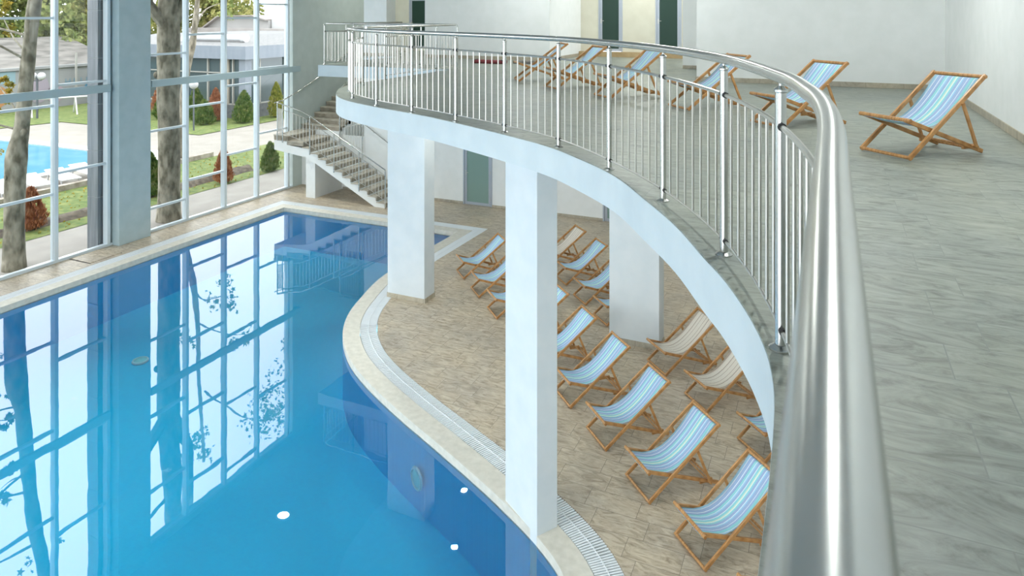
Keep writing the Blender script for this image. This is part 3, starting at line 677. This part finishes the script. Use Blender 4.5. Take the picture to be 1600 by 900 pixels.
pb = paint((0.15, 0.24, 0.3)); b = MB()
for y in (31.9, 32.2): b.bar((-47.985, y, 1.35), (-47.985, y, 1.75), .01, .07, (0, 1, 0))
b.bar((-47.985, 31.9, 1.55), (-47.985, 32.2, 1.55), .01, .07)
for y in (32.5, 33.0, 33.4, 33.7): b.bar((-47.985, y, 1.35), (-47.985, y, 1.75), .01, .07, (0, 1, 0))
b.bar((-47.985, 32.5, 1.73), (-47.985, 32.75, 1.6), .01, .07); b.bar((-47.985, 33.4, 1.75), (-47.985, 33.7, 1.35), .01, .07); b.obj('graffiti', pb, t)

# garden pavilion
PC = noisy('blue_grey_panel', (0.17, 0.195, 0.23), (0.2, 0.225, 0.26), .8, .45, stretch=(4, 4, 1)); BRK = noisy('grey_plinth', (0.1, 0.105, 0.11), (0.15, 0.155, 0.16), 4, .8)
t = empty('pavilion', (0, 0, 0)); tag(t, 'low blue-grey glazed pavilion with pale roof across the lawn', 'building')
px, py = -31.9, 32.1; MX = -44
MB().box(MX, px, py, 46, gz, .75).obj('plinth', BRK, t)
WDK = mat('pavilion_glass', (.05, .075, .08), .08, spec=.8)
MB().box(MX, px-.1, py+.1, 45.9, .75, 3.55).obj('dark_glazing', WDK, t)
b = MB()
for i in range(8): b.box(px-1.0-2.05*i-.04, px-1.0-2.05*i+.04, py-.02, py+.1, .75, 3.55)
for i in range(6): b.box(px-.1, px+.02, py+1.2+2.2*i-.04, py+1.2+2.2*i+.04, .75, 3.55)
b.box(MX, px, py-.02, py+.1, .72, .80); b.box(MX, px, py-.02, py+.1, 2.6, 2.66); b.box(px-.1, px+.02, py, 46, .72, .80); b.box(px-.1, px+.02, py, 46, 2.6, 2.66)
b.obj('glazing_bars', mat('cream_frame', (0.33, 0.32, 0.29), .6), t)
b = MB(); b.box(px-.45, px+.05, py-.05, py+.45, .0, 3.6); b.obj('corner_post', PC, t)
MB().box(px-2.0, px-1.3, py-.03, py+.1, .75, 3.55).obj('curtain', mat('cream_curtain', (0.275, 0.25, 0.21), .9), t)
MB().box(MX-.3, px+.3, py-.3, 46.3, 3.5, 4.28).obj('fascia_panel', PC, t)
b = MB(); b.add([(MX-.3, py-.3, 4.28), (px+.3, py-.3, 4.28), (px+.3, 46, 4.28), (MX-.3, 46, 4.28), (MX+1, py+3, 4.85), (px-3, py+3, 4.85), (px-3, 44, 4.85), (MX+1, 44, 4.85)], [(0, 1, 5, 4), (1, 2, 6, 5), (2, 3, 7, 6), (3, 0, 4, 7), (4, 5, 6, 7)])
b.obj('roof', noisy('pale_gravel_roof', (0.17, 0.17, 0.17), (0.23, 0.226, 0.22), 6, .95, detail=10), t)
t = empty('air_duct'); tag(t, 'fat white duct pipe lying along the pavilion roof edge', 'duct')
MB().tube([(-38.1, 33.0, 4.2), (-38.1, 33.0, 4.5), (-37.95, 33.0, 4.66), (-37.7, 33.0, 4.74), (-32.9, 33.0, 4.74)], .2, 14).obj('pipe', WP, t, True)
MB().tube([(-33.0, 33.0, 4.74), (-32.7, 33.0, 4.74)], .28, 14).obj('collar', WP, t, True)
t = empty('warehouse'); tag(t, 'white gabled building rising behind the pavilion roof', 'building')
WH = noisy('white_render', (0.33, 0.32, 0.31), (0.37, 0.36, 0.35), .5, .9)
b = MB(); yy0, yy1 = 50, 62; pf = [(-55.0, 0), (-46.9, 0), (-46.9, 5.6), (-48.6, 6.0), (-52.8, 5.95), (-55.0, 4.7)]; n_ = len(pf)
b.add([(x, yy0, z) for x, z in pf]+[(x, yy1, z) for x, z in pf], [tuple(range(n_)), tuple(range(2*n_-1, n_-1, -1))]+[(i, (i+1) % n_, n_+(i+1) % n_, n_+i) for i in range(n_)]); b.obj('wall_block', WH, t)
b = MB(); 
for (xa, za), (xb, zb_) in zip(pf[2:], pf[3:]): b.bar((xa, 56, za+.06), (xb, 56, zb_+.06), 12.8, .12, (0, 0, 1))
b.obj('roof', noisy('pale_pink_roof', (.28, .25, .23), (.34, .31, .29), 1, .9), t)
MB().box(-56, -39, 49.2, 50, 0, 4.9).obj('lower_wing', noisy('pinkish_render', (.34, .31, .30), (.40, .37, .36), 1, .9), t)
MB().box(-46.8, -40.5, 50.3, 58, 0, 5.75).obj('side_wing', mat('bright_render', (.5, .5, .49), .9), t)

# garden lamps
GLOBE = mat('opal_globe', (0.425, 0.425, 0.425), .3); LP = mat('lamp_post_paint', (0.08, 0.09, 0.1), .5)
def sphere(b, c_, r, n=16): return b.lathe([(max(.0005, r*sin(pi*k/12)), -r*cos(pi*k/12)) for k in range(13)], c_, n)
t = empty('garden_lamp', (-31.4, 27.9, gz)); tag(t, 'garden lamp with a single white globe on a dark post', 'street lamp')
MB().tube([(0, 0, 0), (0, 0, 2.3)], .045, 10).obj('post', LP, t, True); sphere(MB(), (0, 0, 2.5), .24).obj('globe', GLOBE, t, True)
t = empty('garden_lamp', (-43.7, 27.3, gz)); tag(t, 'garden lamp with twin white globes before the graffiti wall', 'street lamp')
MB().tube([(0, 0, 0), (0, 0, 2.5)], .06, 10).obj('post', LP, t, True); MB().tube([(-.23, -.1, 2.3), (0, 0, 2.25), (.23, .1, 2.3)], .03, 8).obj('arm', LP, t, True)
for s_ in (-1, 1): sphere(MB(), (.24*s_, .11*s_, 2.55), .235).obj('globe', GLOBE, t, True)
# white play frame
t = empty('swing_frame'); tag(t, 'white painted A-leg frame standing on the lawn by the grey wall', 'frame')
def R3(x, y, z): return (x, y, z)
A, B_ = Vector((-44.8, 27.6, .95)), Vector((-43.1, 31.0, .95))
MB().tube([A, B_], .05, 8).obj('top_bar', WP, t, True)
for p in (A, A.lerp(B_, .62), B_):
    for s_ in (-.75, .75): MB().tube([p, (p.x+s_*.9, p.y-s_*.45, gz)], .045, 8).obj('leg', WP, t, True)

# ---------------------------------------------------------------- plants
def leafmat(name, stops, sc_=2.5):
    m = bpy.data.materials.new(name); m.use_nodes = True; t = m.node_tree; t.nodes.clear()
    o = N(m, 'ShaderNodeOutputMaterial'); mx = N(m, 'ShaderNodeMixShader'); mx.inputs[0].default_value = .35
    d = N(m, 'ShaderNodeBsdfDiffuse'); tr = N(m, 'ShaderNodeBsdfTranslucent'); g = N(m, 'ShaderNodeNewGeometry'); n_ = N(m, 'ShaderNodeTexNoise', Scale=sc_, Detail=5)
    r = ramp(m, stops); L(m, g.outputs['Position'], n_.inputs['Vector']); L(m, n_.outputs['Fac'], r.inputs[0]); L(m, r.outputs[0], d.inputs[0]); L(m, r.outputs[0], tr.inputs[0])
    L(m, d.outputs[0], mx.inputs[1]); L(m, tr.outputs[0], mx.inputs[2]); L(m, mx.outputs[0], o.inputs[0]); return m
LG = leafmat('tree_leaves', [(.35, (0.102, 0.145, 0.0425)), (.5, (0.204, 0.246, 0.085)), (.65, (0.357, 0.374, 0.136))], 1.2)
LY = leafmat('autumn_leaves', [(.35, (0.17, 0.187, 0.0425)), (.55, (0.383, 0.281, 0.051)), (.7, (0.552, 0.306, 0.0425))], 1.5)
LT = leafmat('thuja_green', [(.35, (0.051, 0.102, 0.0255)), (.55, (0.136, 0.196, 0.051)), (.7, (0.255, 0.255, 0.102))], 5)
LR = leafmat('thuja_rust', [(.35, (0.238, 0.085, 0.0425)), (.55, (0.383, 0.17, 0.085)), (.7, (0.468, 0.272, 0.153))], 5)
LYG = leafmat('thuja_yellow', [(.35, (0.136, 0.17, 0.034)), (.55, (0.289, 0.289, 0.0595)), (.7, (0.357, 0.323, 0.102))], 5)
BARK = noisy('bark', (0.10, 0.085, 0.06), (0.30, 0.26, 0.20), 7, .9, stretch=(1, 1, .4), bmp=.5, detail=10)
BARKP = noisy('plane_bark', (0.10, 0.09, 0.06), (0.34, 0.31, 0.24), 6, .9, stretch=(1, 1, .5), bmp=.4, detail=8)
def rv(s=1): return Vector((random.gauss(0, s), random.gauss(0, s), random.gauss(0, s)))
def leaf_quads(b, c_, size, up=0):
    a = rv().normalized(); u = a.orthogonal().normalized(); w_ = a.cross(u)
    s = size*random.uniform(.6, 1.3); c_ = Vector(c_)
    b.add([c_-u*s*.5, c_+w_*s*.42-a*s*.08, c_+u*s*.6, c_-w_*s*.42-a*s*.08], [(0, 1, 2, 3)])
def star_leaf(b, c_, size):
    a = rv().normalized(); u = a.orthogonal().normalized(); w_ = a.cross(u); c_ = Vector(c_); s = size*random.uniform(.6, 1.2)
    pts = [c_+(u*cos(2*pi*k/10)+w_*sin(2*pi*k/10))*s*(.55 if k % 2 == 0 else .22) for k in range(10)]
    b.add(pts, [tuple(range(10))])
def shrub(x, y, h, r, m, label, n=2200):
    t = empty('conifer_shrub', (x, y, gz)); tag(t, label, 'shrub', 'clipped conifer shrubs outdoors')
    b = MB()
    for i in range(n):
        q = random.random()**.8; z = h*(.04+.96*q); prof_ = r*(1-q**1.5)**.7*(.72+.28*min(1, q*8)); a = random.uniform(0, 2*pi)
        lump = 1+.22*noise.noise(Vector((cos(a)*1.5+x, sin(a)*1.5+y, z*3)))
        rr_ = prof_*lump*random.uniform(.62, 1.12)
        c_ = Vector((rr_*cos(a), rr_*sin(a), z)); d_ = Vector((cos(a)*.3, sin(a)*.3, 1)).normalized(); d_ += rv(.25); d_.normalize(); u = d_.cross(rv()).normalized(); s = r*.2*random.uniform(.6, 1.4)
        b.add([c_-u*s*.25, c_+d_*s, c_+u*s*.25, c_-d_*s*.4], [(0, 1, 2, 3)])
    b.lathe([(r*.5, h*.05), (r*.48, h*.3), (r*.3, h*.6), (.01, h*.8)], n=12)
    o = b.obj('foliage', m, t, recalc=False); MB().tube([(0, 0, -.03), (0, 0, h*.3)], .04, 8).obj('stem', BARK, t, True)
for a in [(-21.35, 13.15, 1.2, .42, LR, 'rust-brown conifer shrub behind the leaning trunk'), (-21.4, 17.2, 1.5, .42, LT, 'green conifer shrub just left of the thick forked trunk'),
          (-20.7, 19.75, 1.25, .36, LR, 'rust-orange conifer shrub behind the fourth window mullion'), (-20.5, 21.95, 1.15, .38, LT, 'green-brown conifer shrub by the path near the stair'),
          (-37.9, 31.2, 2.0, .6, LR, 'far rust conifer shrub before the pavilion, left of the thick trunk'), (-36.5, 30.2, 1.6, .55, LT, 'far green conifer shrub touching the thick trunk on its left'),
          (-34.6, 30.9, 1.9, .55, LT, 'tall green conifer shrub before the pavilion next to the globe lamp'), (-32.6, 29.7, 1.35, .6, LT, 'stout green conifer shrub at the front of the far lawn'),
          (-33.0, 30.9, 1.9, .5, LR, 'rust conifer shrub before the pavilion beside the stout green one'), (-31.0, 31.1, 1.8, .62, LT, 'bushy green conifer shrub by the pavilion corner'), (-30.9, 33.6, 2.1, .5, LYG, 'slim yellow-green conifer shrub right of the pavilion corner')]:
    shrub(*a)
def trunk(b, pts, rs, n=16, k=.12):
    P2 = catmull([tuple(p) for p in pts], 6); m_ = len(P2); R2 = []
    for i in range(m_):
        s = i/(m_-1)*(len(rs)-1); a = min(int(s), len(rs)-2); R2.append((rs[a]*(1-(s-a))+rs[a+1]*(s-a))*(1+k*noise.noise(P2[i]*1.7)))
    b.tube(P2, R2, n)
def big_tree(name, label, tr, branches, lm, leaves, bm_=BARKP, knots=()):
    t = empty(name, (tr[0][0][0], tr[0][0][1], gz)); o0 = Vector(t.location); tag(t, label, 'tree')
    off = lambda p: Vector(p)-o0
    b = MB(); trunk(b, [off(p) for p, r in tr], [r for p, r in tr])
    for p, r in knots: 
        q = off(p); b.lathe([(r*sin(pi*k/6)+.0005, -r*1.2*cos(pi*k/6)) for k in range(7)], q, 8)
    b.obj('trunk', bm_, t, True)
    for br in branches:
        b = MB(); trunk(b, [off(p) for p in br[0]], br[1], 8, .05); b.obj('branch', bm_, t, True)
    b = MB()
    for c_, r, n_, s in leaves:
        tw = [Vector(c_)+rv(r*.5) for _ in range(max(2, n_//9))]
        for q in tw:
            for _ in range(9): star_leaf(b, off(q+rv(r*.16)), s)
        
    b.obj('foliage', lm, t, recalc=False)
big_tree('plane_tree', 'tall plane tree with leaning slim trunk outside the left window',
   [((-18.42, 10.95, gz), .27), ((-18.42, 10.95, 1.0), .22), ((-18.42, 11.0, 2.6), .235), ((-18.4, 11.12, 3.4), .18), ((-18.45, 11.3, 5), .16), ((-18.4, 11.45, 6.6), .155), ((-18.4, 11.9, 9), .14), ((-18.5, 12.4, 12), .12), ((-18.6, 12.9, 14), .07)],
   [([(-18.4, 11.1, 3.3), (-19.4, 10.6, 3.6), (-20.6, 9.6, 4.1)], [.03, .02, .008]), ([(-18.4, 11.4, 5.6), (-19.6, 10.9, 5.9), (-21.5, 9.8, 6.0)], [.04, .025, .01]), ([(-18.45, 11.3, 5.2), (-19.3, 11.45, 5.6), (-20.3, 11.7, 6.3)], [.03, .02, .006]), ([(-18.42, 11.15, 3.5), (-19.3, 11.35, 4.0), (-20.3, 11.6, 4.4)], [.03, .02, .006]), ([(-18.4, 11.6, 7.0), (-19.6, 11.1, 7.7), (-21, 10.5, 8)], [.04, .025, .01]),
    ([(-18.4, 11.3, 5.0), (-19.0, 10.4, 5.7), (-19.6, 9.6, 5.9)], [.035, .02, .008]), ([(-18.4, 11.8, 8.6), (-18.2, 12.6, 9.4), (-18.3, 13.1, 9.6)], [.05, .025, .01]), ([(-18.4, 12, 9.5), (-19.2, 10.6, 10.6), (-19.8, 9.6, 11)], [.05, .03, .01])],
   LY, [((-20, 11.62, 6.35), .22, 45, .17), ((-20.1, 11.8, 5.7), .2, 36, .16), ((-20, 11.62, 4.35), .2, 54, .17), ((-20.2, 11.66, 3.8), .15, 18, .14), ((-20, 11.55, 2.5), .18, 27, .1), ((-20.8, 9.5, 4.1), .5, 60, .2), ((-21.4, 9.9, 5.9), .55, 80, .2), ((-21, 10.5, 7.8), .7, 110, .2), ((-19.4, 9.6, 5.9), .4, 45, .18), ((-19.3, 9.5, 7.4), .6, 60, .18), ((-18.9, 10.6, 9.6), .7, 80, .18), ((-18.3, 12.9, 9.3), .5, 60, .18), ((-18.7, 11.9, 7.9), .35, 22, .16), ((-19.8, 9.6, 11), 1.0, 110, .18), ((-18.9, 9.3, 2.6), .25, 18, .12), ((-18.7, 9.9, 8.3), .5, 60, .18)],
   knots=[((-18.25, 11.08, 3.25), .1), ((-18.42, 10.78, 2.2), .07)])
big_tree('plane_tree', 'thick plane tree trunk that forks high outside the middle window',
   [((-18.5, 15.5, gz), .37), ((-18.5, 15.52, .8), .31), ((-18.5, 15.52, 2.6), .31), ((-18.5, 15.48, 3.6), .32), ((-18.5, 15.5, 4.6), .33), ((-18.5, 15.5, 5.8), .32), ((-18.5, 15.5, 6.5), .30), ((-18.4, 15.55, 7.8), .27), ((-18.4, 15.6, 10), .22), ((-18.5, 15.5, 13), .12)],
   [([(-18.5, 15.35, 5.9), (-18.7, 14.9, 6.6), (-19.1, 14.3, 8.2), (-19.3, 13.9, 10)], [.20, .15, .11, .06]), ([(-18.4, 15.55, 5.9), (-18.3, 15.9, 6.7), (-18.4, 16.2, 7.4), (-18.6, 16.4, 9.5)], [.22, .17, .12, .07]),
    ([(-18.4, 15.5, 8.2), (-18.8, 14.6, 8.9), (-19, 14.1, 9.0)], [.06, .04, .015])],
   LG, [((-19.2, 14.2, 8.6), .3, 36, .18), ((-18.9, 16.3, 7.9), .28, 26, .16), ((-19.3, 13.9, 10.5), .8, 90, .18), ((-18.7, 16.5, 10), .7, 70, .18)],
   knots=[((-18.72, 15.25, 4.35), .09), ((-18.3, 15.75, 6.3), .14)])
big_tree('plane_tree', 'slender pale tree behind the globe lamp, seen through the middle window',
   [((-25.2, 21.72, gz), .17), ((-25.1, 21.72, 2), .15), ((-25, 21.76, 3.3), .15), ((-25, 21.93, 4.1), .15), ((-25, 22.15, 4.95), .15), ((-25, 22.3, 5.9), .12), ((-25, 22.42, 7), .10), ((-25.0, 22.5, 9.5), .08), ((-24.8, 22.6, 13), .05)],
   [([(-25.0, 22.4, 6.9), (-25, 23.6, 7.8), (-24.6, 25.3, 8.6)], [.05, .03, .01]), ([(-25.0, 22.3, 5.6), (-25.6, 23.4, 6.4), (-26, 25, 6.8)], [.05, .03, .01]), ([(-24.9, 22.7, 10), (-24, 24, 11.5), (-23.6, 25.6, 12.4)], [.05, .03, .01])],
   LG, [((-24.7, 25.0, 8.4), .7, 80, .22), ((-25.9, 24.8, 6.9), .7, 120, .22), ((-23.7, 25.3, 12.2), .9, 120, .22), ((-25, 22.7, 12.4), .8, 90, .22), ((-25.8, 22.4, 7.6), .5, 60, .2)], BARK)
big_tree('plane_tree', 'leafy tree whose drooping sprays hang near the stair end of the window',
   [((-22.2, 27.5, gz), .2), ((-22.2, 27.5, 4), .17), ((-22.2, 27.4, 8), .12), ((-22, 27.2, 12), .06)],
   [([(-22.2, 27.4, 8), (-21.2, 25, 9.4), (-20.4, 22.6, 9.6), (-20, 21, 9.2)], [.08, .05, .03, .01]), ([(-22.2, 27.4, 7), (-21.4, 25.4, 7.6), (-20.8, 23.4, 7.4)], [.06, .04, .01])],
   LG, [((-20.1, 21.3, 9.0), .8, 200, .16), ((-20.5, 22.6, 8.4), .7, 150, .16), ((-20.9, 23.6, 7.3), .6, 130, .16), ((-21.2, 25, 9.5), 1, 150, .16), ((-22, 27, 11), 1.4, 200, .16)], BARK)
# background trees: crowns made of many leaves
def crown_tree(seed, h, r, n, m):
    random.seed(seed); t = empty('leafy_tree'); b = MB(); cl = []
    for i in range(26):
        a = random.uniform(0, 2*pi); q = random.random(); z = h*(.28+.66*q); rr_ = r*(1-(q-.35)**2*1.6)*random.uniform(.15, .9); cl.append((Vector((rr_*cos(a), rr_*sin(a), z)), r*random.uniform(.25, .42)))
    for c_, cr in cl:
        for _ in range(n//26):
            d_ = rv().normalized()*cr*random.random()**.35; d_.z *= .75; leaf_quads(b, c_+d_, .34)
    b.obj('foliage', m, t, recalc=False); b = MB(); trunk(b, [(0, 0, 0), (.1, 0, h*.3), (0, .1, h*.6), (0, 0, h*.85)], [.3, .24, .15, .05], 10); b.obj('trunk', BARK, t, True)
    return t
ta = crown_tree(3, 8.5, 4.2, 9000, LG); tb = crown_tree(11, 9.5, 4.6, 9000, leafmat('yellowing_leaves', [(.35, (0.12, 0.15, 0.0375)), (.5, (0.255, 0.262, 0.09)), (.65, (0.413, 0.375, 0.15))], .9))
places = [(-60, 22, 1.15, ta, 'dense green tree behind the graffiti wall at the left picture edge'), (-61, 29, 1.1, tb, 'yellow-green tree behind the wall, between trunk and mullion'), (-57, 35, 1.1, ta, 'dense green tree behind the wall, left of the clad column'),
          (-56, 42, 1.0, tb, 'yellow-green tree behind the pavilion, seen beside the thick trunk'), (-60, 78, 1.3, ta, 'green tree rising behind the left end of the warehouse'), (-61.5, 56, 1.25, tb, 'yellowing tree behind the warehouse on its left side'),
          (-46, 70, 1.15, ta, 'green tree behind the warehouse roof'), (-37, 68, 1.2, tb, 'yellowing tree behind the warehouse on its right side'), (-66, 14, 1.1, tb, 'yellow-green tree far left beyond the outdoor pool'), (-30, 66, 1.1, ta, 'green tree seen in the last pane by the stair'), (-68, 46, 1.25, ta, 'large green tree filling the gap left of the broad pillar')]
done = set()
for i, (x, y, s, p, lab) in enumerate(places):
    c_ = p if p.name not in done else copy_tree(p); done.add(p.name)
    c_.location = (x, y, gz); c_.scale = (s, s, s); c_.rotation_euler = (0, 0, i*1.1); tag(c_, lab, 'tree', 'trees beyond the garden')
random.seed(5)
# fallen leaves on the lawns
b = MB()
for _ in range(900):
    x, y = random.uniform(-24.7, -20.4), random.uniform(10, 30); leaf_quads(b, (x, y, gz+.035), .07)
o = b.obj('fallen_leaves', LY, recalc=False); tag(o, 'scattered fallen leaves on the near lawn', 'leaves', None, 'stuff')
